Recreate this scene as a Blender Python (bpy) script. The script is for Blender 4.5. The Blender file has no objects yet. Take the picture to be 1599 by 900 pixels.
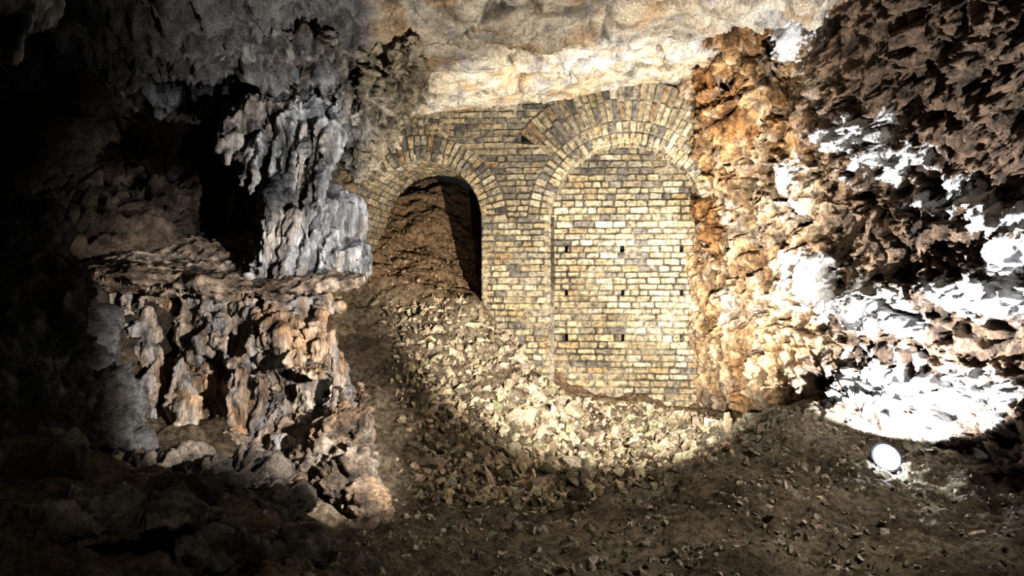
import bpy, bmesh, math, random
import numpy as np
from mathutils import Vector, Matrix, Euler
random.seed(7); rng=np.random.default_rng(7)
scene=bpy.context.scene
try:
    scene.view_settings.view_transform='Standard'
    scene.view_settings.look='Medium High Contrast'
except Exception as e: print('look',e)

# ------------------------------------------------------------------ image pixels to world
def S(px,py,d):
    """image pixel coordinates unprojected at an assumed depth -> world metres"""
    return np.array([(px-799.5)*d/1200.0, d, (450.0-py)*d/1200.0])

# ------------------------------------------------------------------ noise
_perm=rng.permutation(256); _perm=np.concatenate([_perm,_perm,_perm])
_g=rng.normal(size=(256,3)); _g/=np.linalg.norm(_g,axis=1)[:,None]
def pn(p,seed=0):
    p=p+seed*17.31
    i=np.floor(p).astype(np.int64); f=p-i; i&=255
    u=f*f*f*(f*(f*6-15)+10)
    out=0
    for dx in (0,1):
        wx=u[:,0] if dx else 1-u[:,0]
        for dy in (0,1):
            wy=u[:,1] if dy else 1-u[:,1]
            for dz in (0,1):
                wz=u[:,2] if dz else 1-u[:,2]
                h=_perm[_perm[_perm[(i[:,0]+dx)&255]+((i[:,1]+dy)&255)]+((i[:,2]+dz)&255)]
                g=_g[h]
                d=g[:,0]*(f[:,0]-dx)+g[:,1]*(f[:,1]-dy)+g[:,2]*(f[:,2]-dz)
                out=out+wx*wy*wz*d
    return out*1.5
def fbm(p,o=4,seed=0,gain=.5):
    a=1;s=0
    for k in range(o):
        s=s+a*pn(p*(2.03**k),seed+k); a*=gain
    return s
def ridge(p,o=3,seed=0,gain=.5):
    a=1;s=0;t=0
    for k in range(o):
        s=s+a*(1-np.abs(pn(p*(2.03**k),seed+k))*2.2); t+=a; a*=gain
    return s/t
def worley(p,seed=0):
    i=np.floor(p).astype(np.int64)
    f1=np.full(len(p),9.);f2=np.full(len(p),9.);cid=np.zeros(len(p))
    for dx in (-1,0,1):
        for dy in (-1,0,1):
            for dz in (-1,0,1):
                c=i+np.array([dx,dy,dz]); ci=c&255
                h=_perm[_perm[_perm[(ci[:,0]+seed)&255]+ci[:,1]]+ci[:,2]]
                q=c+_g[h]*.5+.5
                d=np.linalg.norm(q-p,axis=1)
                m=d<f1
                f2=np.where(m,f1,np.minimum(f2,d)); cid=np.where(m,h/255.,cid); f1=np.where(m,d,f1)
    return f1,f2,cid
def sm(a,b,x):
    t=np.clip((x-a)/(b-a),0,1); return t*t*(3-2*t)
def mix(a,b,t):
    a=np.asarray(a,float);b=np.asarray(b,float)
    return a*(1-t[:,None])+b*t[:,None]
def warp3(P,a,f,s=5): return P+a*np.c_[fbm(P*f,2,s),fbm(P*f,2,s+1),fbm(P*f,2,s+2)]
def facets(P,f,seed,amp):
    """fractured blocky steps"""
    f1,f2,cid=worley(P*f,seed); return amp*(cid-.5)*sm(0,.12,f2-f1)-amp*.5*sm(.1,0,f2-f1)

# ------------------------------------------------------------------ materials
def rock_mat(name,rough=.75,bump=1.,scale=5,lo=.5,hi=1.25,spec=.3,bdist=.10,calcite_glare=False,vs=1.0,fine=40,fd=.02):
    m=bpy.data.materials.new(name); m.use_nodes=True
    nt=m.node_tree; N=nt.nodes; L=nt.links; N.clear()
    out=N.new('ShaderNodeOutputMaterial'); b=N.new('ShaderNodeBsdfPrincipled')
    L.new(b.outputs[0],out.inputs[0])
    b.inputs['Roughness'].default_value=rough
    b.inputs['Specular IOR Level'].default_value=spec
    at=N.new('ShaderNodeAttribute'); at.attribute_name='Col'
    tc=N.new('ShaderNodeTexCoord'); mp=N.new('ShaderNodeMapping'); mp.inputs['Scale'].default_value=(1,1,vs)
    L.new(tc.outputs['Object'],mp.inputs['Vector'])
    def noise(s,det,ro,typ='FBM'):
        n=N.new('ShaderNodeTexNoise'); n.noise_type=typ; n.inputs['Scale'].default_value=s; n.inputs['Detail'].default_value=det; n.inputs['Roughness'].default_value=ro
        L.new(mp.outputs[0],n.inputs['Vector']);return n
    def mr(src,a,b_,c,d):
        r=N.new('ShaderNodeMapRange'); r.interpolation_type='SMOOTHSTEP'
        for k,v in zip(('From Min','From Max','To Min','To Max'),(a,b_,c,d)): r.inputs[k].default_value=v
        L.new(src,r.inputs['Value']);return r.outputs[0]
    def math_(op,a,b_):
        n=N.new('ShaderNodeMath');n.operation=op
        for k,v in enumerate((a,b_)):
            if isinstance(v,(int,float)): n.inputs[k].default_value=v
            else: L.new(v,n.inputs[k])
        return n.outputs[0]
    n1=noise(scale,9,.72); n2=noise(fine,6,.7); n3=noise(scale*1.7,9,.65)
    f=math_('MULTIPLY',mr(n3.outputs['Fac'],.36,.60,lo,hi),mr(n2.outputs['Fac'],.35,.62,.65,1.2))  # low bump noise darkened: crevice shade painted into the base colour
    mul=N.new('ShaderNodeVectorMath'); mul.operation='SCALE'
    L.new(at.outputs['Color'],mul.inputs[0]); L.new(f,mul.inputs['Scale'])
    col=mul.outputs[0]
    if calcite_glare:
        ac=N.new('ShaderNodeAttribute'); ac.attribute_name='CalcGlare'
        n4=noise(3.2,10,.8)
        k=math_('ADD',ac.outputs['Fac'],mr(n4.outputs['Fac'],.3,.7,-.5,.5))
        k=mr(k,.42,.51,0,1)
        mx=N.new('ShaderNodeMix');mx.data_type='RGBA'
        L.new(k,mx.inputs[0]);L.new(col,mx.inputs[6]);mx.inputs[7].default_value=(.86,.86,.86,1)  # white mix: calcite plus painted-in lamp glare
        col=mx.outputs[2]
    L.new(col,b.inputs['Base Color'])
    h=math_('ADD',math_('MULTIPLY',n1.outputs['Fac'],1.0),math_('ADD',math_('MULTIPLY',n3.outputs['Fac'],.55),math_('MULTIPLY',n2.outputs['Fac'],fd/bdist)))
    bp=N.new('ShaderNodeBump'); bp.inputs['Strength'].default_value=bump; bp.inputs['Distance'].default_value=bdist
    L.new(h,bp.inputs['Height']); L.new(bp.outputs[0],b.inputs['Normal'])
    return m
M_rock=rock_mat('limestone_rock',bdist=.12,lo=.42)
M_ceil=rock_mat('limestone_ceiling',scale=2.6,lo=.55,hi=1.12,bdist=.13,bump=1,fd=.018)
M_calc=rock_mat('flowstone',rough=.5,spec=.45,scale=6,vs=.22,bdist=.09,lo=.42)
M_right=rock_mat('calcite_glare_rock',rough=.6,spec=.35,scale=4.5,vs=.6,calcite_glare=True,bdist=.16,lo=.4,fine=32)
M_earth=rock_mat('cave_earth',rough=.95,scale=9,bdist=.07,spec=.1,fine=60)
M_stone=rock_mat('rubble_stone',rough=.85,bump=.6,scale=14,bdist=.02,spec=.2,lo=.6,fine=60,fd=.008)
M_brick=rock_mat('weathered_brick',rough=.9,bump=.9,scale=8,bdist=.035,spec=.12,lo=.42,hi=1.2,fine=70,fd=.007)
def plain(name,col,rough=.5,metal=0,emit=0):
    m=bpy.data.materials.new(name); m.use_nodes=True
    b=m.node_tree.nodes['Principled BSDF']
    b.inputs['Base Color'].default_value=(*col,1); b.inputs['Roughness'].default_value=rough; b.inputs['Metallic'].default_value=metal
    if emit:
        b.inputs['Emission Color'].default_value=(.8,.9,1,1); b.inputs['Emission Strength'].default_value=emit
    return m

def add_mesh(name,verts,faces,cols,mat,smooth=True,parent=None,calc_glare=None):
    me=bpy.data.meshes.new(name)
    verts=np.asarray(verts,dtype=np.float32)
    if isinstance(faces,np.ndarray):
        nf,k=faces.shape
        me.vertices.add(len(verts)); me.vertices.foreach_set('co',verts.ravel())
        me.loops.add(nf*k); me.loops.foreach_set('vertex_index',faces.astype(np.int32).ravel())
        me.polygons.add(nf); me.polygons.foreach_set('loop_start',np.arange(0,nf*k,k,dtype=np.int32))
        me.update(calc_edges=True); me.validate()
    else:
        me.from_pydata(verts.tolist(),[],faces)
    if cols is not None:
        a=me.color_attributes.new('Col','FLOAT_COLOR','POINT')
        c=np.ones((len(verts),4),dtype=np.float32); c[:,:3]=np.clip(cols,0.003,.95); a.data.foreach_set('color',c.ravel())
    if calc_glare is not None:
        a=me.attributes.new('CalcGlare','FLOAT','POINT');a.data.foreach_set('value',calc_glare.astype(np.float32))
    me.polygons.foreach_set('use_smooth',np.full(len(me.polygons),smooth))
    me.materials.append(mat)
    ob=bpy.data.objects.new(name,me); scene.collection.objects.link(ob)
    if parent: ob.parent=parent
    return ob

# ------------------------------------------------------------------ RBF patches
def rbf(pts,vals,smooth=.02):
    pts=np.asarray(pts,float);vals=np.asarray(vals,float);n=len(pts)
    d=np.linalg.norm(pts[:,None]-pts[None],axis=2)
    A=np.zeros((n+3,n+3));A[:n,:n]=d-np.eye(n)*smooth;A[:n,n]=1;A[:n,n+1:]=pts;A[n,:n]=1;A[n+1:,:n]=pts.T
    w=np.linalg.solve(A,np.concatenate([vals,[0,0,0]]))
    def f(q):
        out=w[n]+q@w[n+1:]
        for k in range(n): out=out+w[k]*np.sqrt(((q-pts[k])**2).sum(1))
        return out
    return f
def patch(name,o,u,v,n,ctrl,ur,vr,res,disp,colf,mat,warp=None):
    o,u,v,n=[np.asarray(x,float) for x in (o,u,v,n)]
    C=np.array(ctrl)-o
    f=rbf(np.c_[C@u,C@v],C@n)
    nu=int((ur[1]-ur[0])/res)+1; nv=int((vr[1]-vr[0])/res)+1
    U,V=np.meshgrid(np.linspace(*ur,nu),np.linspace(*vr,nv),indexing='xy')
    q=np.c_[U.ravel(),V.ravel()]
    H=f(q)
    P=o+q[:,:1]*u+q[:,1:]*v+H[:,None]*n
    G=P.reshape(nv,nu,3)
    du=np.gradient(G,axis=1);dv=np.gradient(G,axis=0)
    nn=np.cross(du.reshape(-1,3),dv.reshape(-1,3));nn/=np.linalg.norm(nn,axis=1)[:,None]
    nn*=np.sign((nn@n))[:,None]
    d,aux=disp(P,nn)
    Q=P+nn*d[:,None]
    if warp:
        a,fr=warp
        Q=Q+a*np.c_[fbm(P*fr,3,41),fbm(P*fr,3,51),fbm(P*fr,3,61)]
    idx=np.arange(nu*nv).reshape(nv,nu)
    F=np.stack([idx[:-1,:-1],idx[:-1,1:],idx[1:,1:],idx[1:,:-1]],-1).reshape(-1,4)
    if np.dot(np.cross(u,v),n)<0: F=F[:,::-1]
    r=colf(P,Q,d,aux);calc_glare=None
    if isinstance(r,tuple): r,calc_glare=r
    return add_mesh(name,Q,F,r,mat,calc_glare=calc_glare), f

def blobs(P,lst):
    m=np.zeros(len(P))
    for c,r in lst:
        m=np.maximum(m,np.exp(-(((P-c)/r)**2).sum(1)*1.2))
    return m

# ------------------------------------------------------------------ FLOOR
gc=[(1000,900,5.5),(1600,900,5.0),(1600,790,7),(800,900,5.5),(640,900,5.2),(900,800,8),(990,770,8.5),(1060,744,8.3),
 (1215,630,9),(1150,655,9.8),(1300,680,8.3),(1385,738,7.6),(1500,765,7.3),(930,715,11),(820,695,10.4),(1100,655,11.5),
 (1040,690,10.6),(1020,720,9.6),(860,588,12),(1000,622,12),(745,472,12),(640,480,11.8),(690,448,12.2),(630,355,14),(690,318,14.5),
 (590,370,13.5),(530,470,11.5),(560,590,10.5),(620,630,10),(650,700,9.2),(620,800,7.6),(700,760,8.7),(740,610,10.8),(780,535,11.4),
 (470,780,6.6),(300,740,6.5),(100,730,5),(0,900,3.5),(300,900,3.8),(520,900,4.4),(600,850,6.3),(350,640,9),(1150,800,6.6),(1350,820,6.2)]
G=[S(*c) for c in gc]+[np.array(x) for x in [(3,14,-1.8),(6,12,-1.2),(6,5,-1.9),(1,14,-1.5),(-6,8,-.6),(-6,3,-1),(2,2,-2),(-1,2,-1.6),(-2.5,16,2.3),(-.5,16,2.3)]]
def fl_disp(P,n):
    d=.12*fbm(P*1.3,3,2)+.06*fbm(P*4,4,5)+.025*fbm(P*12,4,9,.6)
    return d,None
def fl_col(P,Q,d,a):
    t=np.clip(.5+fbm(P*1.1,3,77)*.8,0,1)
    c=mix((.095,.072,.05),(.24,.195,.14),t)
    g=blobs(P,[(S(1190,660,9),np.array([.8,.8,.5])),(S(1030,765,8.3),np.array([.55,.4,.4]))])*np.clip(.7+fbm(P*2.5,3,12),0,1)  # lit mound patches, painted as highlights into the floor colour
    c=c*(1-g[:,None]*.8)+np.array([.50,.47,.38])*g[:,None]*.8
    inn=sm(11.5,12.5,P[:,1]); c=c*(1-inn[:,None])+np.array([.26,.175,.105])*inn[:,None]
    return c
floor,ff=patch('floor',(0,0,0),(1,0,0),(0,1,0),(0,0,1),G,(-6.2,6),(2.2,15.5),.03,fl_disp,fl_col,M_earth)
def gz(x,y): 
    q=np.c_[np.atleast_1d(x),np.atleast_1d(y)]
    z=ff(q);P=np.c_[q,z]
    return z+.12*fbm(P*1.3,3,2)+.06*fbm(P*4,4,5)

# ------------------------------------------------------------------ rubble stones
def hull_variants(n,k=12):
    out=[]
    for _ in range(n):
        bm=bmesh.new()
        for _ in range(k):
            v=Vector(rng.normal(size=3)).normalized()*random.uniform(.75,1.05)
            bm.verts.new(v)
        bmesh.ops.convex_hull(bm,input=bm.verts)
        bmesh.ops.delete(bm,geom=[v for v in bm.verts if not v.link_faces],context='VERTS')
        bmesh.ops.triangulate(bm,faces=bm.faces)
        bm.verts.index_update()
        out.append((np.array([v.co[:] for v in bm.verts]),np.array([[v.index for v in f.verts] for f in bm.faces])))
        bm.free()
    return out
HV=hull_variants(14)
def scatter(name,pos,size,colr):
    V=[];F=[];C=[];off=0
    for p,s,c in zip(pos,size,colr):
        hv,hf=HV[random.randrange(14)]
        q=rng.normal(size=4);q/=np.linalg.norm(q);w,x,y,z=q
        R=np.array([[1-2*(y*y+z*z),2*(x*y-z*w),2*(x*z+y*w)],[2*(x*y+z*w),1-2*(x*x+z*z),2*(y*z-x*w)],[2*(x*z-y*w),2*(y*z+x*w),1-2*(x*x+y*y)]])
        sc=np.array([random.uniform(.8,1.4),random.uniform(.55,1.),random.uniform(.3,.6)])*s
        V.append((hv*sc)@R.T+p);F.append(hf+off);off+=len(hv);C.append(np.tile(c,(len(hv),1)))
    return add_mesh(name,np.concatenate(V),np.concatenate(F),np.concatenate(C),M_stone,smooth=False)
def rub(n,xr,yr,dens,smin,smax,base,sink=.2,pw=2.2):
    x=rng.uniform(*xr,n);y=rng.uniform(*yr,n)
    k=rng.uniform(size=n)<dens(x,y);x=x[k];y=y[k]
    z=gz(x,y); s=smin+(smax-smin)*rng.uniform(size=len(x))**pw
    t=rng.uniform(.35,1.4,len(x))[:,None]
    c=np.array(base)*t*(1+rng.normal(size=(len(x),3))*.04)
    return np.c_[x,y,z+s*(.35-sink)],s,c
def rubble(name,*sets):
    r=[rub(*a,**k) for a,k in sets]
    return scatter(name,np.concatenate([q[0] for q in r]),np.concatenate([q[1] for q in r]),np.concatenate([q[2] for q in r]))
ray=lambda x,y:(x/y*1200+800)
def d_heap(x,y):
    z=gz(x,y);px=ray(x,y);py=450-z/y*1200
    t=sm(590,660,px+ (py-560)*-.15)
    return t*(y<12.0)*(y>8.2)*sm(3.0,2.5,x)*np.where((y<9.8)&(x>.6),.3,1)
rubble('rubble_heap',
  ((8000,(-2.3,2.9),(8.2,11.9),d_heap,.022,.10,(.34,.275,.19)),dict(pw=2)),
  ((480,(-1.4,2.7),(8.8,11.7),lambda x,y:d_heap(x,y)*np.where(x>-.2,.9,.4),.08,.18,(.35,.29,.205)),dict(sink=.0,pw=1.8)),
  ((700,(-2.3,-.6),(11.9,14.2),lambda x,y:.6+0*x,.015,.06,(.28,.20,.125)),{}))
def d_fore(x,y):
    return np.where(x>-1.2,np.clip(.45+.9*fbm(np.c_[x,y,y*0]*1.2,2,8),.05,1),.10)
rubble('floor_gravel',((11000,(-2.6,4.6),(4.2,9.0),d_fore,.012,.055,(.28,.24,.185)),dict(pw=3.2)),((160,(-1.2,4.2),(5,8.8),d_fore,.05,.10,(.27,.23,.18)),dict(pw=2)))

# ------------------------------------------------------------------ CEILING
cc=[(600,190,12.3),(740,172,12.2),(860,158,12.1),(985,132,11.9),(1060,132,11.8),(600,0,8.3),(800,0,7.9),(1000,-5,8.0),(1100,0,8.6),(850,90,9.9),(680,100,10.0),
 (480,180,9.6),(520,60,8.8),(400,100,8.6),(300,70,8.5),(200,60,8.5),(100,20,7.8)]
CC=[S(*c) for c in cc]+[np.array(x) for x in [(-6,12,2.6),(6,12,4),(5.5,6,3.4),(-6,3,2.6),(0,3,3.0),(4,3,3.2),(-2,15,2.9),(3,15,3.6)]]
def ce_disp(P,n):
    w=warp3(P,.3,1.0)
    f1,f2,cid=worley(w*np.array([.8,1.1,.8]),3)
    g1,g2,gid=worley(w*np.array([1.8,2.6,2.2]),9)
    left=sm(-.9,-2.4,P[:,0]); 
    lay=fbm(w*np.array([.6,1.2,.7]),3,201)*5; st=(np.floor(lay)+sm(.43,.57,lay-np.floor(lay)))/5
    d=.05*fbm(P*.8,2,1)+.10*(cid-.5)+.045*(gid-.5)+.24*st+.03*fbm(P*4,3,3)+.016*fbm(P*16,3,4,.6)-.09*sm(.06,0,f2-f1)-.03*sm(.05,0,g2-g1)
    hf=ridge(P*np.array([3,1.5,3]),4,12,.6)
    d+=left*(.28*(hf-.3)+facets(w,3,17,.2)+.25*fbm(P*1.2,2,14))
    rr=sm(1.8,3.2,P[:,0]);d+=rr*(.3*fbm(P*1.5,3,16)+facets(w,2.5,19,.15))
    d=d*np.where(P[:,1]>11.2,.5,1)
    return d,(cid,np.minimum(f2-f1,(g2-g1)*1.3+.01),hf,left)
def ce_col(P,Q,d,a):
    t=np.clip(.5+fbm(P*.8,3,71),0,1);t2=sm(.05,.45,fbm(P*1.6,3,75));
    c=mix((.48,.39,.27),(.62,.55,.44),t)
    c=c*(1-t2[:,None]*.6)+np.array([.45,.27,.13])*t2[:,None]*.6
    g=sm(.1,.45,fbm(P*2.3,4,79));c=c*(1-g[:,None]*.5)+np.array([.36,.37,.39])*g[:,None]*.5
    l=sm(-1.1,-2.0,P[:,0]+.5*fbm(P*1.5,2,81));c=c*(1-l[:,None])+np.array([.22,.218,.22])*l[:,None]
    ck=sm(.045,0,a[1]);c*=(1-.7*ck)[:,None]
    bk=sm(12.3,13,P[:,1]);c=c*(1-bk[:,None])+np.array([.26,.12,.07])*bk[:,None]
    c*=(1-a[3]*(1-sm(.2,.7,a[2]))*.5)[:,None]  # crevice shade painted into the rough left side
    return c
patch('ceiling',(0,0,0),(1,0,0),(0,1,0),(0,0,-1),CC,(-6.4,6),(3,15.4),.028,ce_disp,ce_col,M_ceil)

# ------------------------------------------------------------------ RIGHT WALL
rc=[(1078,200,12.0),(1092,400,11.9),(1116,640,11.7),(1062,140,11.6),(1200,100,10.6),(1200,400,10.6),(1200,600,10.3),
 (1300,300,9.8),(1300,600,9.6),(1400,640,8.9),(1400,400,9.1),(1500,300,8.5),(1600,300,7.8),(1600,640,7.7),(1600,780,7.3),(1480,710,8.2),
 (1400,100,8.6),(1300,50,9.2),(1600,50,6.8),(1240,0,9.2),(1300,690,8.9)]
RC=[S(*c) for c in rc]
p0=np.array([2.75,12,0]);uu=np.array([2.25,-4.8,0]);uu/=np.linalg.norm(uu);nR=np.array([uu[1],-uu[0],0])
whites=[(S(1320,210,9.5),np.array([.4,.7,.26])),(S(1390,255,9.1),np.array([.55,.7,.32])),(S(1480,310,8.6),np.array([.5,.7,.27])),(S(1560,340,8.1),np.array([.4,.7,.27])),  # white calcite patches that also paint in the lamp's blown-out glare
 (S(1240,290,10),np.array([.24,.7,.5])),(S(1270,430,9.9),np.array([.42,.9,.45])),(S(1350,480,9.3),np.array([.6,.9,.4])),(S(1420,500,9.0),np.array([.45,.7,.32])),(S(1400,620,8.8),np.array([1.0,1.2,.6])),
 (S(1540,460,8.2),np.array([.65,.8,.3])),(S(1590,400,7.8),np.array([.3,.6,.4])),(S(1245,50,9.6),np.array([.2,.6,.5])),(S(1520,620,8.2),np.array([.55,.8,.4]))]
darks=[(S(1370,370,9.2),np.array([.5,.6,.35])),(S(1540,230,8.1),np.array([.5,.6,.3])),(S(1520,545,8.2),np.array([.7,.6,.22]))]
def rw_disp(P,n):
    w=warp3(P,.2,1.3)
    hf=ridge(w*np.array([2.6,2.6,1.5]),5,23,.66)
    mk=blobs(P,whites)-.6*blobs(P,darks)
    u=(P-p0)@uu
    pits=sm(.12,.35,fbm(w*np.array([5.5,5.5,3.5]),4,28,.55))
    d=.26*fbm(w*.9,3,21)+.30*(hf-.5)+.05*(ridge(w*np.array([10,10,3.0]),3,26,.6)-.5)+facets(w,2.2,31,.12)+facets(w,7,37,.06)-.15*pits
    d+=.16*sm(.3,.6,mk+.4*fbm(P*2.6,4,91,.6))
    near=sm(1.3,.1,u); d=d*(1-near*.5)-.02
    return d,(mk,pits,hf)
def rw_col(P,Q,d,a):
    t=np.clip(.5+fbm(P*1.3,4,31)*1.0,0,1)
    c=mix((.40,.225,.10),(.62,.45,.28),t)
    g=sm(0,.5,fbm(P*2.1,3,35));c=c*(1-g[:,None]*.6)+np.array([.57,.49,.41])*g[:,None]*.6
    u=(P-p0)@uu
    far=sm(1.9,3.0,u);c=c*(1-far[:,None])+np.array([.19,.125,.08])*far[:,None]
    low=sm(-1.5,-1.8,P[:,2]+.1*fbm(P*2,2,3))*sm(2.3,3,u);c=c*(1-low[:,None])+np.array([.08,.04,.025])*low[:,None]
    c*=(1-.5*a[1])[:,None]*(.4+.7*sm(.15,.6,a[2]))[:,None]  # pits and crevices darkened: shade put into the rock colour
    return c,a[0]-.35*a[1]-.3*(1-sm(.1,.5,a[2]))
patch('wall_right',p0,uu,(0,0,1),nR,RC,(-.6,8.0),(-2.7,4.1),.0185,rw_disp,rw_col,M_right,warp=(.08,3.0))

# ------------------------------------------------------------------ LEFT WALL
lc=[(0,100,8.5),(0,400,7.6),(200,250,10.5),(350,250,10.2),(200,100,9.8),(350,400,9.9),(500,300,10.6),(565,400,11.6),(200,600,9.4),(400,600,9.8),(510,550,10.8),
 (100,600,7.6),(0,600,6.8),(560,220,11.8),(480,60,10.2)]
LC=[S(*c) for c in lc]+[np.array(x) for x in [(-7,7,0),(-7,6,-2),(-7,7,3),(-2.4,12.4,2.5),(-2.4,11.6,-2)]]
def lw_disp(P,n):
    w=warp3(P,.2,1.3)
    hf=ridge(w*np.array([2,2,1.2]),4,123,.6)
    return .3*fbm(w*.9,3,121)+.3*(hf-.5)+.04*fbm(w*8,3,126)+facets(w,2.2,41,.25),hf
def lw_col(P,Q,d,a):
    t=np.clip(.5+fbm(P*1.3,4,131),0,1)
    c=mix((.05,.038,.028),(.15,.11,.08),t)*(.4+.7*sm(.15,.7,a))[:,None]  # base tone times painted crevice shade
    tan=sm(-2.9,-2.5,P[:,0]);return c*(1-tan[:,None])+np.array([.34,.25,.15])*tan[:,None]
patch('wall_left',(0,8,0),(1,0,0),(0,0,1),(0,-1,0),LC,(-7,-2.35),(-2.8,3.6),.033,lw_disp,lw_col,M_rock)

# ------------------------------------------------------------------ rock bodies (closed solids)
def ell(c,r,rot=(0,0,0)): return ('e',np.array(c,float),r,rot)
def cap(a,b,r1,r2): return ('c',np.array(a,float),np.array(b,float),r1,r2)
def body(name,prims,voxel,disp,colf,mat):
    bm=bmesh.new()
    for p in prims:
        if p[0]=='e':
            M=Matrix.Translation(Vector(p[1]))@Euler(p[3]).to_matrix().to_4x4()@Matrix.Diagonal((*p[2],1))
            bmesh.ops.create_icosphere(bm,subdivisions=3,radius=1,matrix=M)
        else:
            a,b=Vector(p[1]),Vector(p[2]);d=b-a;L=d.length
            M=Matrix.Translation((a+b)/2)@d.to_track_quat('Z','Y').to_matrix().to_4x4()
            bmesh.ops.create_cone(bm,cap_ends=True,segments=10,radius1=p[3],radius2=p[4],depth=L,matrix=M)
            for q,r in ((a,p[3]),(b,p[4])):
                if r>.02: bmesh.ops.create_icosphere(bm,subdivisions=2,radius=r,matrix=Matrix.Translation(q))
    me=bpy.data.meshes.new('tmp');bm.to_mesh(me);bm.free()
    ob=bpy.data.objects.new('tmp',me);scene.collection.objects.link(ob)
    md=ob.modifiers.new('r','REMESH');md.mode='VOXEL';md.voxel_size=voxel
    dg=bpy.context.evaluated_depsgraph_get();dg.update()
    ev=ob.evaluated_get(dg);m2=bpy.data.meshes.new_from_object(ev)
    bpy.data.objects.remove(ob)
    n=len(m2.vertices);P=np.empty(n*3,np.float32);m2.vertices.foreach_get('co',P);P=P.reshape(-1,3).astype(float)
    nn=np.empty(n*3,np.float32);m2.vertex_normals.foreach_get('vector',nn);nn=nn.reshape(-1,3).astype(float)
    d,hf=disp(P,nn);Q=P+nn*d[:,None]
    m2.vertices.foreach_set('co',Q.astype(np.float32).ravel())
    for a in list(m2.color_attributes): m2.color_attributes.remove(a)
    a=m2.color_attributes.new('Col','FLOAT_COLOR','POINT');c=np.ones((n,4),np.float32)
    cc_=colf(Q,nn,d)*(.35+.8*sm(.1,.7,hf))[:,None]  # body colour times crevice shade painted from the ridge noise
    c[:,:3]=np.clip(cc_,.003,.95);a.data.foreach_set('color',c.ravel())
    m2.polygons.foreach_set('use_smooth',np.full(len(m2.polygons),True));m2.materials.clear();m2.materials.append(mat);m2.name=name;m2.update()
    o=bpy.data.objects.new(name,m2);scene.collection.objects.link(o);return o
def drape(amp=.07,big=.14,fz=.9,fac=.08,fx=5.5,ia=.10):
    def f(P,n):
        w=P+np.c_[.16*fbm(P*np.array([1.2,1.2,.8]),2,5),.16*fbm(P*np.array([1.2,1.2,.8]),2,6),0*P[:,0]]
        hf=ridge(w*np.array([fx,fx,fz]),4,201,.6)
        iso=ridge(warp3(P,.1,3)*np.array([4,4,3]),4,231,.6)
        return amp*(hf-.45)*2+big*fbm(w*np.array([1.6,1.6,1]),3,205)+ia*(iso-.5)+facets(w*np.array([1,1,.4]),2.6,51,fac),.7*hf+.3*iso
    return f
def craggy(amp=.12,big=.2,fac=.12):
    def f(P,n):
        w=warp3(P,.15,2)
        hf=ridge(w*3,5,211,.62)
        return amp*(hf-.5)*2+big*fbm(w*1.2,3,215)+.025*fbm(P*9,3,217)+facets(w,2.8,53,fac)+facets(w,7,57,fac*.35),hf
    return f
def colgrey(P,n,d):
    t=np.clip(.5+fbm(P*1.8,4,141),0,1);c=mix((.12,.12,.125),(.36,.355,.355),t)
    s=sm(-.05,.4,fbm(P*np.array([7,7,.7]),3,143));c=c*(1-s[:,None]*.6)+np.array([.55,.54,.53])*s[:,None]*.6
    b=sm(.1,.5,fbm(P*1.5,2,149));return c*(1-b[:,None]*.5)+np.array([.28,.21,.15])*b[:,None]*.5
def colwarm(P,n,d):
    t=np.clip(.5+fbm(P*1.6,4,151),0,1);c=mix((.23,.165,.115),(.56,.47,.39),t)
    s=sm(-.1,.3,fbm(P*np.array([3,3,1.0]),3,153));c=c*(1-s[:,None]*.75)+np.array([.28,.275,.29])*s[:,None]*.75
    k=sm(.25,.5,fbm(P*1.2,3,158));return c*(1-k[:,None]*.5)+np.array([.48,.27,.12])*k[:,None]*.5
def coldark(P,n,d):
    t=np.clip(.5+fbm(P*1.8,4,161),0,1);return mix((.07,.058,.048),(.27,.23,.19),t)
def colorange(P,n,d):
    t=np.clip(.5+fbm(P*1.6,4,171),0,1);c=mix((.29,.14,.05),(.56,.36,.18),t)
    s=sm(.1,.4,fbm(P*3,3,173));return c*(1-s[:,None]*.5)+np.array([.55,.48,.39])*s[:,None]*.5

# hanging curtain
pr=[ell(S(445,190,9.4),(.72,.6,.32)),ell(S(475,250,9.4),(.40,.5,.5)),ell(S(465,320,9.3),(.42,.4,.8)),ell(S(512,350,9.2),(.34,.45,.5),(0,-.3,0)),
    ell(S(400,215,9.2),(.35,.5,.25)),ell(S(538,405,9.0),(.25,.4,.20)),ell(S(430,400,9.1),(.25,.35,.5))]
for px,a,b,r in [(396,200,300,.06),(410,230,448,.075),(430,190,452,.09),(452,200,446,.08),(475,205,430,.08),(497,215,330,.06),(443,300,455,.06),(378,215,290,.05),(360,195,250,.06),(420,320,458,.06),(395,340,440,.04),(345,205,235,.04)]:
    pr.append(cap(S(px+22,a,8.8),S(px-4,b,8.4),r,r*.6))
for px,a,b,r in [(505,240,440,.10),(535,300,438,.11),(562,375,430,.08)]:
    pr.append(cap(S(px-34,a,9.0),S(px,b,8.7),r,r*.9))
body('stalactite_curtain',pr,.02,drape(.085,.12,.22,.06,4.6,.07),colgrey,M_calc)
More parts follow.
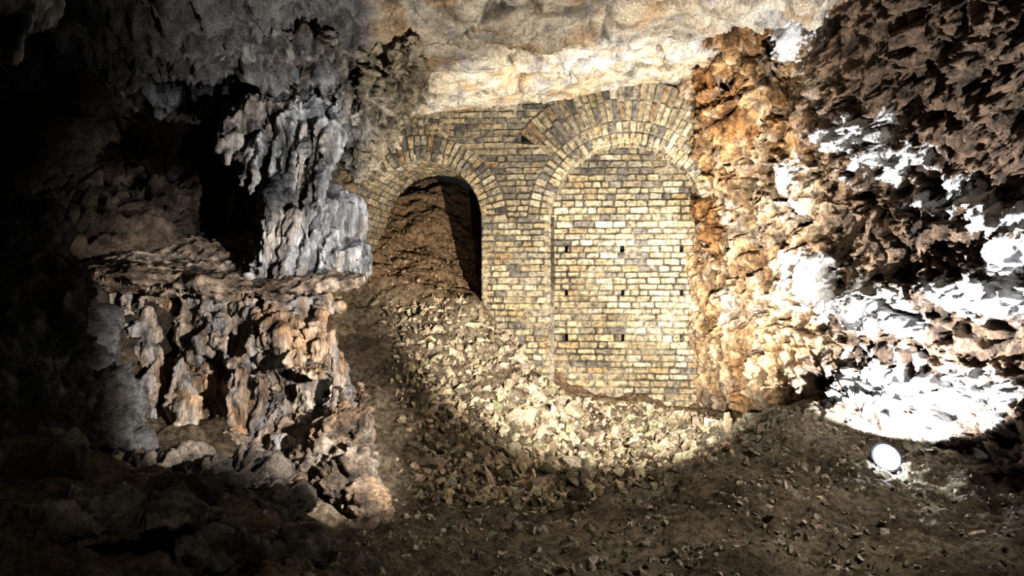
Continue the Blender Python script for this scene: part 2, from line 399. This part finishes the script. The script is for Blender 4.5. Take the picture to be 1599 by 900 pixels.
# shelf
pr=[]
for px,py,d,rx in [(200,425,8.4,.5),(250,432,8.5,.55),(320,440,8.5,.6),(390,446,8.5,.6),(460,446,8.6,.55),(515,438,8.7,.42)]:
    pr.append(ell(S(px,py-26,d+.5),(rx,1.0,.11),(.36,0,0)))
    pr.append(ell(S(px,py,d-.35),(rx*.9,.28,.06),(.15,0,random.uniform(-.1,.1))))
def shd(P,n):
    hf=ridge(P*5,4,8,.6);return .07*fbm(P*2,3,3)+.07*(hf-.5)+.015*fbm(P*15,2,4),hf
body('flowstone_shelf',pr,.024,shd,lambda P,n,d:mix((.22,.16,.12),(.50,.40,.32),np.clip(.5+fbm(P*2,3,66),0,1)),M_rock)
# lower flowstone columns
pr=[ell(S(260,590,9.25),(.7,.45,1.0)),ell(S(400,600,9.35),(.8,.45,1.0)),ell(S(480,620,9.2),(.42,.45,.8)),ell(S(350,700,8.6),(1.2,.7,.30)),ell(S(530,680,8.8),(.30,.5,.5)),
    ell(S(350,480,9.0),(1.2,.35,.22)),ell(S(490,475,9.0),(.35,.35,.16))]
for px,a,b,r in [(182,440,620,.09),(200,445,560,.08),(225,450,550,.09),(243,455,700,.11),(262,560,700,.10),(285,455,690,.10),(305,460,560,.08),(322,470,540,.07),(300,620,720,.13),(345,480,535,.08),(372,480,700,.10),(400,480,540,.08),(350,640,720,.13),
                (430,470,530,.10),(465,480,560,.10),(495,480,550,.09),(440,620,700,.12),(480,610,720,.12),(520,530,680,.10),(405,600,690,.08),(200,640,720,.11)]:
    pr.append(cap(S(px+random.uniform(-5,5),a,8.6),S(px,b,8.25+random.uniform(-.2,.1)),r*.8,r*1.25))
for px,py,rx in [(440,555,.3),(492,580,.26),(455,640,.25),(385,565,.2),(300,580,.18)]:
    pr.append(ell(S(px,py,8.55),(rx,.25,.07),(.1,random.uniform(-.3,.3),0)))
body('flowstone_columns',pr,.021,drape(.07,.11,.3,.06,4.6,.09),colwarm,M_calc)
# blade of rock in the middle foreground
pr=[cap(S(564,600,7.9),S(570,700,7.5),.03,.13),ell(S(545,760,7.0),(.26,.30,.40),(0,.2,0)),ell(S(500,735,7.3),(.30,.35,.25)),ell(S(572,795,6.8),(.14,.28,.28)),ell(S(528,690,7.7),(.22,.3,.4)),cap(S(585,720,7.2),S(545,845,6.7),.08,.17),cap(S(470,730,7.2),S(500,810,6.7),.12,.12)]
body('rock_blade',pr,.021,craggy(.06,.10,.12),lambda P,n,d:mix(coldark(P,n,d)*1.4,(.45,.29,.18),np.clip(.4+fbm(P*2.2,3,301),0,1)),M_rock)
# near-left dark rocks
pr=[ell(S(20,430,6.8),(.45,.5,.55)),ell(S(50,560,6.6),(.6,.5,.75)),ell(S(110,640,6.4),(.5,.5,.4)),ell(S(10,650,6.0),(.7,.6,.5)),cap(S(45,325,6.9),S(110,560,6.4),.12,.25),cap(S(70,360,7.0),S(160,640,6.5),.10,.2),cap(S(20,370,6.7),S(40,560,6.4),.12,.22),ell(S(160,690,6.6),(.3,.3,.22))]
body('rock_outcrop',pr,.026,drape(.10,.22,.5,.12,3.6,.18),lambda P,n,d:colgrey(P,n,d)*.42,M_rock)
for px,py,d,r in [(350,745,6.1,(.45,.35,.14)),(265,722,6.6,(.3,.3,.13)),(420,775,5.9,(.3,.25,.14)),(50,720,5.0,(.4,.3,.14)),(180,800,4.2,(.55,.45,.13)),(450,865,4.8,(.35,.3,.13)),(330,865,4.2,(.3,.3,.12)),(565,885,5.4,(.18,.2,.10))]:
    body('boulder',[ell(S(px,py,d),r,(0,0,random.uniform(-.4,.4))),ell(S(px+15,py+8,d),(r[0]*.7,r[1],r[2]*.9))],.024,craggy(.05,.1,.12),coldark,M_rock)
# overhangs upper left
pr=[ell(S(330,72,8.7),(1.1,.7,.18)),ell(S(430,85,8.9),(.7,.7,.2)),ell(S(250,60,8.4),(.6,.6,.16)),ell(S(560,120,9.8),(.75,.9,.5)),ell(S(500,80,9.3),(.6,.7,.6)),ell(S(560,190,10.2),(.5,.7,.22)),ell(S(590,208,10.9),(.28,.7,.18)),ell(S(470,170,9.5),(.5,.5,.3)),
    ell(S(560,245,11.2),(.22,.5,.38))]
for px,a,b,r in [(470,20,150,.10),(500,30,170,.12),(530,40,180,.12),(560,60,185,.10),(590,70,190,.09),(445,60,140,.09),(615,60,160,.08)]:
    pr.append(cap(S(px+30,a,8.9),S(px,b,9.1),r,r*.8))
body('ceiling_overhang',pr,.025,craggy(.09,.15,.16),lambda P,n,d:mix(colgrey(P,n,d),(.46,.39,.29),sm(-2.2,-1.6,P[:,0]+.35*(P[:,1]>10.4))),M_rock)
pr=[ell(S(10,-10,5.2),(.30,.4,.25))]
for px,b in [(5,100),(25,95),(45,50),(58,15)]: pr.append(cap(S(px,-20,5.2),S(px-5,b,5.1),.09,.03))
body('stalactite_cluster',pr,.02,drape(.03,.05,1.2,.03,5.5,.03),lambda P,n,d:colgrey(P,n,d)*1.3,M_calc)
# orange boss at the right of the arches
pr=[ell(S(1120,70,11.0),(.5,.6,.7)),ell(S(1150,180,11.0),(.5,.5,.5)),ell(S(1190,90,10.4),(.35,.5,.7)),ell(S(1112,215,11.6),(.26,.4,.5)),ell(S(1140,30,10.0),(.5,.6,.4)),ell(S(1112,300,11.8),(.2,.3,.5)),ell(S(1125,380,11.6),(.25,.3,.5))]
body('rock_pillar',pr,.024,craggy(.12,.2,.2),colorange,M_rock)

# ------------------------------------------------------------------ small stalactites
def cones(name,lst,colfun,mat):
    V=[];F=[];off=0;K=7
    for p,L,r in lst:
        ax=np.array([random.uniform(-.06,.06),random.uniform(-.06,.06),-1])
        for t,s in [(0,1.),(.3,.62),(.65,.36),(.95,.12)]:
            for k in range(K):
                a=2*math.pi*k/K
                V.append(p+ax*L*t+np.array([math.cos(a),math.sin(a),0])*r*s*random.uniform(.85,1.15))
        V.append(p+ax*L)
        for j in range(3):
            for k in range(K):
                F.append((off+j*K+k,off+j*K+(k+1)%K,off+(j+1)*K+(k+1)%K,off+(j+1)*K+k)[::-1])
        for k in range(K): F.append((off+3*K+(k+1)%K,off+3*K+k,off+4*K))
        off+=4*K+1
    V=np.array(V);return add_mesh(name,V,F,colfun(V,None,None),mat)
L=[]
for px in np.linspace(165,575,130):
    if random.random()<.35: continue
    py=np.interp(px,[160,320,420,500,583],[434,460,466,453,434]);d=np.interp(px,[160,583],[8.0,8.3])+random.uniform(-.1,.25)
    L.append((S(px+random.uniform(-2,2),py-5,d),random.uniform(.03,.09),random.uniform(.012,.03)))
cones('stalactite_fringe',L,lambda V,a,b:colwarm(V,a,b)*.7,M_calc)

# ------------------------------------------------------------------ BRICKWORK
root=bpy.data.objects.new('brick_arch_wall',None);scene.collection.objects.link(root)
BV=[];BF=[];BC=[];MV=[];MF=[]
PAL=[(.40,.315,.195),(.44,.36,.235),(.365,.295,.195),(.49,.42,.30),(.30,.255,.19),(.185,.162,.135),(.36,.25,.14)]
def bcol(x,z,soot=0):
    w=[3,2.4,2.4,1.2,1.5+soot*3,.5+soot*2.5,.8]
    c=np.array(random.choices(PAL,w)[0]);return c*random.uniform(.7,1.12)*(1-.62*soot)
def brick(fmap,q,col,bev=.011,depth=.09,jit=.018):
    q=np.array(q,float);c=q.mean(0);o=random.uniform(-jit*.3,jit);off=len(BV)
    q=q+rng.normal(size=(4,2))*.005
    e=[]
    for k in range(4):
        a=q[k];b_=q[(k+1)%4];pv=q[k-1]
        for t in (pv,b_):
            l=np.linalg.norm(t-a);e.append(a+(t-a)*min(.35,random.uniform(.008,.024)/l))
    q=np.array(e);ext=np.linalg.norm(q-c,axis=1).mean()
    ins=c+(q-c)*(1-bev*1.5/ext);n=8
    for a,b in q: BV.append(fmap(a,b,-depth))
    for a,b in q: BV.append(fmap(a,b,o-bev))
    for a,b in ins: BV.append(fmap(a,b,o+random.uniform(-.004,.004)))
    BC.extend([col]*24)
    for k in range(n):
        l=(k+1)%n
        BF.append((off+k,off+l,off+n+l,off+n+k));BF.append((off+n+k,off+n+l,off+2*n+l,off+2*n+k))
    BF.append(tuple(off+2*n+k for k in range(n)))
def mort(fmap,q,d=-.022):
    off=len(MV)
    for a,b in q: MV.append(fmap(a,b,d))
    MF.append((off,off+1,off+2,off+3))
J=.020
def row(fmap,z0,z1,lo,hi,soot,mean=.27,holes=(),back=True):
    l0,l1,h0,h1=lo(z0),lo(z1),hi(z0),hi(z1)
    if back and max(h0-l0,h1-l1)>0: mort(fmap,[(min(l0,l1),z0),(max(h0,h1)+.06,z0),(max(h0,h1)+.06,z1),(min(l0,l1),z1)],-.05)
    if max(h0-l0,h1-l1)<.05: return
    l0,l1=min(l0,h0),min(l1,h1)
    cuts=[];xx=max(l0,l1)+random.uniform(.12,mean)
    while xx<min(h0,h1)-.09:
        cuts.append(xx);xx+=mean*random.uniform(.5,1.4)
    es=[(l0,l1)]+[(c,c) for c in cuts]+[(h0,h1)]
    H=.022
    for (a0,a1),(b0,b1) in zip(es[:-1],es[1:]):
        segs=[(a0,a1,b0,b1)]
        for hx in holes:
            ns=[]
            for s in segs:
                A,B=max(s[0],s[1]),min(s[2],s[3])
                if hx-H>=B or hx+H<=A: ns.append(s);continue
                if hx-H-A>.02: ns.append((s[0],s[1],hx-H,hx-H))
                if B-hx-H>.02: ns.append((hx+H,hx+H,s[2],s[3]))
            segs=ns
        for s in segs:
            m=.5*(s[0]+s[2]);zj=lambda:random.uniform(-.005,.005)
            brick(fmap,[(s[0]+J*.5,z0+J*.5+zj()),(s[2]-J*.5,z0+J*.5+zj()),(s[3]-J*.5,z1-J*.5+zj()),(s[1]+J*.5,z1-J*.5+zj())],bcol(m,z0,soot(m,z0)))
            mort(fmap,[(s[0],z0),(s[2],z0),(s[3],z1),(s[1],z1)])
fm=lambda y:(lambda a,b,o:(a,y-o,b))
z=-2.7
hz=[.64,-.11,-.80];hx=[.84,1.735,2.66]
while z<2.4:
    h=random.uniform(.090,.118);hs=hx if any(z<=q<z+h for q in hz) else ()
    row(fm(.38),z,z+h,lambda q:.45,lambda q:3.4,lambda x,zz:.0+.7*float(sm(.7,2.1,zz)),.25,hs,back=False);z+=h
cL=(-1.45,1.05);rL=.97;tL=.40;cR=(1.78,1.05);rR=1.18;t1=.36;t2=.62
def loz(q):
    dz=q-cL[1]
    if dz<0: return cL[0]+rL
    R=rL+tL
    return cL[0]+(math.sqrt(R*R-dz*dz) if dz<R else 0)
def hiz(q):
    dz=q-cR[1]
    if dz<0: return cR[0]-rR
    R=rR+t1+(t2 if dz>1.22 else 0)
    return cR[0]-(math.sqrt(R*R-dz*dz) if dz<R else 0)
z=-2.7
while z<3.7:
    h=random.uniform(.085,.108)
    so=lambda x,zz:.12+.75*float(sm(.1,1.8,zz+.25*x*-1))
    zt=z+h
    lo=loz if z>=cL[1] or zt<cL[1] else (lambda q:cL[0]+rL)
    row(fm(0),z,zt,(lambda q:-2.1) if z>cL[1]+rL+tL else lo,hiz,so,.26);z=zt
def ring(c,r0,r1,t0,t1_,w,soot,y=0,split=False,jit=.014):
    fmap=lambda a,r,o:(c[0]+math.cos(a)*r,y-o,c[1]+math.sin(a)*r)
    R0=(r0+r1)/2;fq=lambda s,r,o:fmap(s/R0,r,o)
    n=max(1,int((t1_-t0)*R0/w));da=(t1_-t0)/n
    for i in range(n):
        a0=t0+i*da;a1=a0+da;g=J*.5/R0
        rs=[r0,r1]
        if split: rs=[r0,r0+(r1-r0)*random.uniform(.35,.65),r1]
        for ra,rb in zip(rs[:-1],rs[1:]):
            brick(fq,[((a1-g)*R0,ra+.005),((a0+g)*R0,ra+.005),((a0+g)*R0,rb-.008),((a1-g)*R0,rb-.008)],bcol(0,0,soot(a0,ra)),jit=jit)
            mort(fq,[(a1*R0,ra),(a0*R0,ra),(a0*R0,rb),(a1*R0,rb)])
pi=math.pi
ring(cR,rR,rR+t1*.5,-.05,pi,.095,lambda a,r:.2+.2*(a>2),-.01)
ring(cR,rR+t1*.5,rR+t1,-.05,pi,.11,lambda a,r:.3+.3*(a>2),-.005)
ring(cR,rR+t1,rR+t1+t2,.5,2.45,.105,lambda a,r:.45+.3*(a>1.7)+.2*(r>1.7),-.005,split=True)
ring(cL,rL,rL+tL,0,pi,.095,lambda a,r:.65,-.01,split=True)
ring(cL,rL+tL,rL+tL+.45,1.25,pi-.2,.11,lambda a,r:.8,-.003,split=True)
def arc_strip(c,r,a0,a1,y0,y1,soot):
    fmap=lambda s,y,o:(c[0]+math.cos(s/r)*(r-o),y,c[1]+math.sin(s/r)*(r-o))
    n=int((a1-a0)*r/.105)
    for i in range(n):
        s0=a0*r+i*(a1-a0)*r/n;s1=s0+(a1-a0)*r/n;y=y0
        while y<y1-.02:
            L_=min(y1-y,random.uniform(.2,.34))
            brick(fmap,[(s0+.005,y+.004),(s0+.005,y+L_-.006),(s1-.005,y+L_-.006),(s1-.005,y+.004)],bcol(0,0,soot),jit=.006)
            mort(fmap,[(s0,y),(s0,y+L_),(s1,y+L_),(s1,y)]);y+=L_
arc_strip(cR,rR,-.05,pi,.0,.38,.0)
arc_strip(cL,rL,0,pi,.0,1.7,.1)
def jamb(x,sgn,y0,y1,z0,z1,soot):
    fmap=lambda y,z,o:(x+sgn*o,y,z)
    z=z0
    while z<z1:
        h=.105;y=y0
        while y<y1-.02:
            L_=min(y1-y,random.uniform(.2,.34))
            qq=[(y+.004,z+.005),(y+L_-.006,z+.005),(y+L_-.006,z+h-.005),(y+.004,z+h-.005)]
            mm=[(y,z),(y+L_,z),(y+L_,z+h),(y,z+h)]
            if sgn<0: qq=qq[::-1];mm=mm[::-1]
            brick(fmap,qq,bcol(0,0,soot),jit=.006);mort(fmap,mm);y+=L_
        z+=h
jamb(cL[0]-rL,1,0,1.7,-2.,cL[1],.2);jamb(cL[0]+rL,-1,0,1.7,-2.,cL[1],.3);jamb(cR[0]-rR,1,0,.38,-2.7,cR[1],.05)
add_mesh('brick_courses',np.array(BV),BF,np.array(BC),M_brick,smooth=False,parent=root)
mv=np.array(MV);mc=mix((.07,.06,.045),(.27,.24,.19),np.clip(.3+fbm(mv*1.2,3,5)*1.3-.35*sm(.3,1.5,mv[:,2]),0,1))
add_mesh('mortar',mv,MF,mc,M_brick,smooth=False,parent=root)
add_mesh('hole_shade_sheet',np.array([(.3,.6,-2.8),(3.5,.6,-2.8),(3.5,.6,2.6),(.3,.6,2.6)]),[(0,1,2,3)],np.full((4,3),.03),M_earth,parent=root)  # near-black sheet that paints the shade inside the putlog holes
root.location=(0,12,0);root.rotation_euler=(0,0,math.radians(-5))

# ------------------------------------------------------------------ FLOODLIGHT
fl=bpy.data.objects.new('floodlight',None);scene.collection.objects.link(fl)
black=plain('lamp_housing_paint',(.03,.03,.035),.4,.6);glass=plain('lamp_glass',(1,1,1),.2,0,260)
def part(name,bm,mat):
    me=bpy.data.meshes.new(name);bm.to_mesh(me);bm.free();me.materials.append(mat);o=bpy.data.objects.new(name,me);scene.collection.objects.link(o);o.parent=fl;return o
def cyl(bm,z0,z1,r0,r1,seg=32):
    bmesh.ops.create_cone(bm,cap_ends=True,segments=seg,radius1=r0,radius2=r1,depth=z1-z0,matrix=Matrix.Translation((0,0,(z0+z1)/2)))
def bx(bm,c,s): bmesh.ops.create_cube(bm,size=1,matrix=Matrix.Translation(c)@Matrix.Diagonal((*s,1)))
bm=bmesh.new();cyl(bm,-.16,-.02,.09,.15);cyl(bm,-.02,.0,.16,.16)
for i in range(6): cyl(bm,-.22+i*.012,-.215+i*.012,.085,.085)
part('housing',bm,black)
bm=bmesh.new();bmesh.ops.create_uvsphere(bm,u_segments=32,v_segments=12,radius=.13,matrix=Matrix.Diagonal((1,1,.25,1)));part('lens',bm,glass)
bm=bmesh.new()
for s in (-1,1): bx(bm,Vector((s*.175,0,-.12)),(.012,.03,.26))
bx(bm,Vector((0,0,-.25)),(.36,.03,.012));part('bracket',bm,black)
lp=S(1385,714,7.7);fl.location=lp;fl.rotation_euler=(math.radians(55),0,math.radians(6))

# ------------------------------------------------------------------ LIGHTS
def spot(name,loc,tgt,energy,ang,blend=.2,col=(1,1,1),r=.05):
    l=bpy.data.lights.new(name,'SPOT');l.energy=energy;l.spot_size=math.radians(ang);l.spot_blend=blend;l.color=col;l.shadow_soft_size=r
    o=bpy.data.objects.new(name,l);scene.collection.objects.link(o);o.location=loc
    o.rotation_euler=(Vector(tgt)-Vector(loc)).to_track_quat('-Z','Y').to_euler();return o
spot('spotlight_arches',(1.5,5.6,-1.0),(1.25,12.0,.62),4700,68,.5,(1,.94,.84),.02)
spot('fill_ceiling',(.3,5.2,-1.6),(-.1,9.0,3.0),1400,84,.7,(1,.95,.87),.02)  # added fill to brighten the ceiling, no fixture of its own
a=lp+np.array([0,.1,.25])
spot('spotlight_right_wall',a,a+np.array([.55,.75,1.0]),1500,128,.15,(.95,.97,1),.02)
spot('spotlight_left',(.6,4.6,-.3),tuple(S(390,610,8.3)),2000,50,.5,(1,.95,.88),.02)
spot('spotlight_curtain',(.9,5.4,1.4),tuple(S(480,300,9)),850,38,.7,(.93,.96,1),.02)
spot('fill_foreground',(4.0,4.4,1.4),(1.2,7.6,-2.2),700,80,.9,(1,.95,.87),.02)  # added fill to bring up the foreground floor, unseen source
spot('fill_rocks_near',(.2,2.0,1.3),(-2.0,5.2,-1.6),90,75,.9,(1,.92,.82),.02)  # weak added fill so the near-left boulders show, unseen source
spot('spotlight_pillar',(2.0,8.0,-1.2),tuple(S(1190,360,10.6)),470,75,.5,(1,.93,.84),.02)
w=bpy.data.worlds.new('cave_dark');scene.world=w;w.use_nodes=True
w.node_tree.nodes['Background'].inputs[0].default_value=(.5,.46,.42,1);w.node_tree.nodes['Background'].inputs[1].default_value=.032

cam=bpy.data.cameras.new('camera');cam.sensor_width=36;cam.lens=1200/1599*36;cam.clip_start=.05
co=bpy.data.objects.new('camera',cam);scene.collection.objects.link(co);co.rotation_euler=(math.pi/2,0,0);scene.camera=co
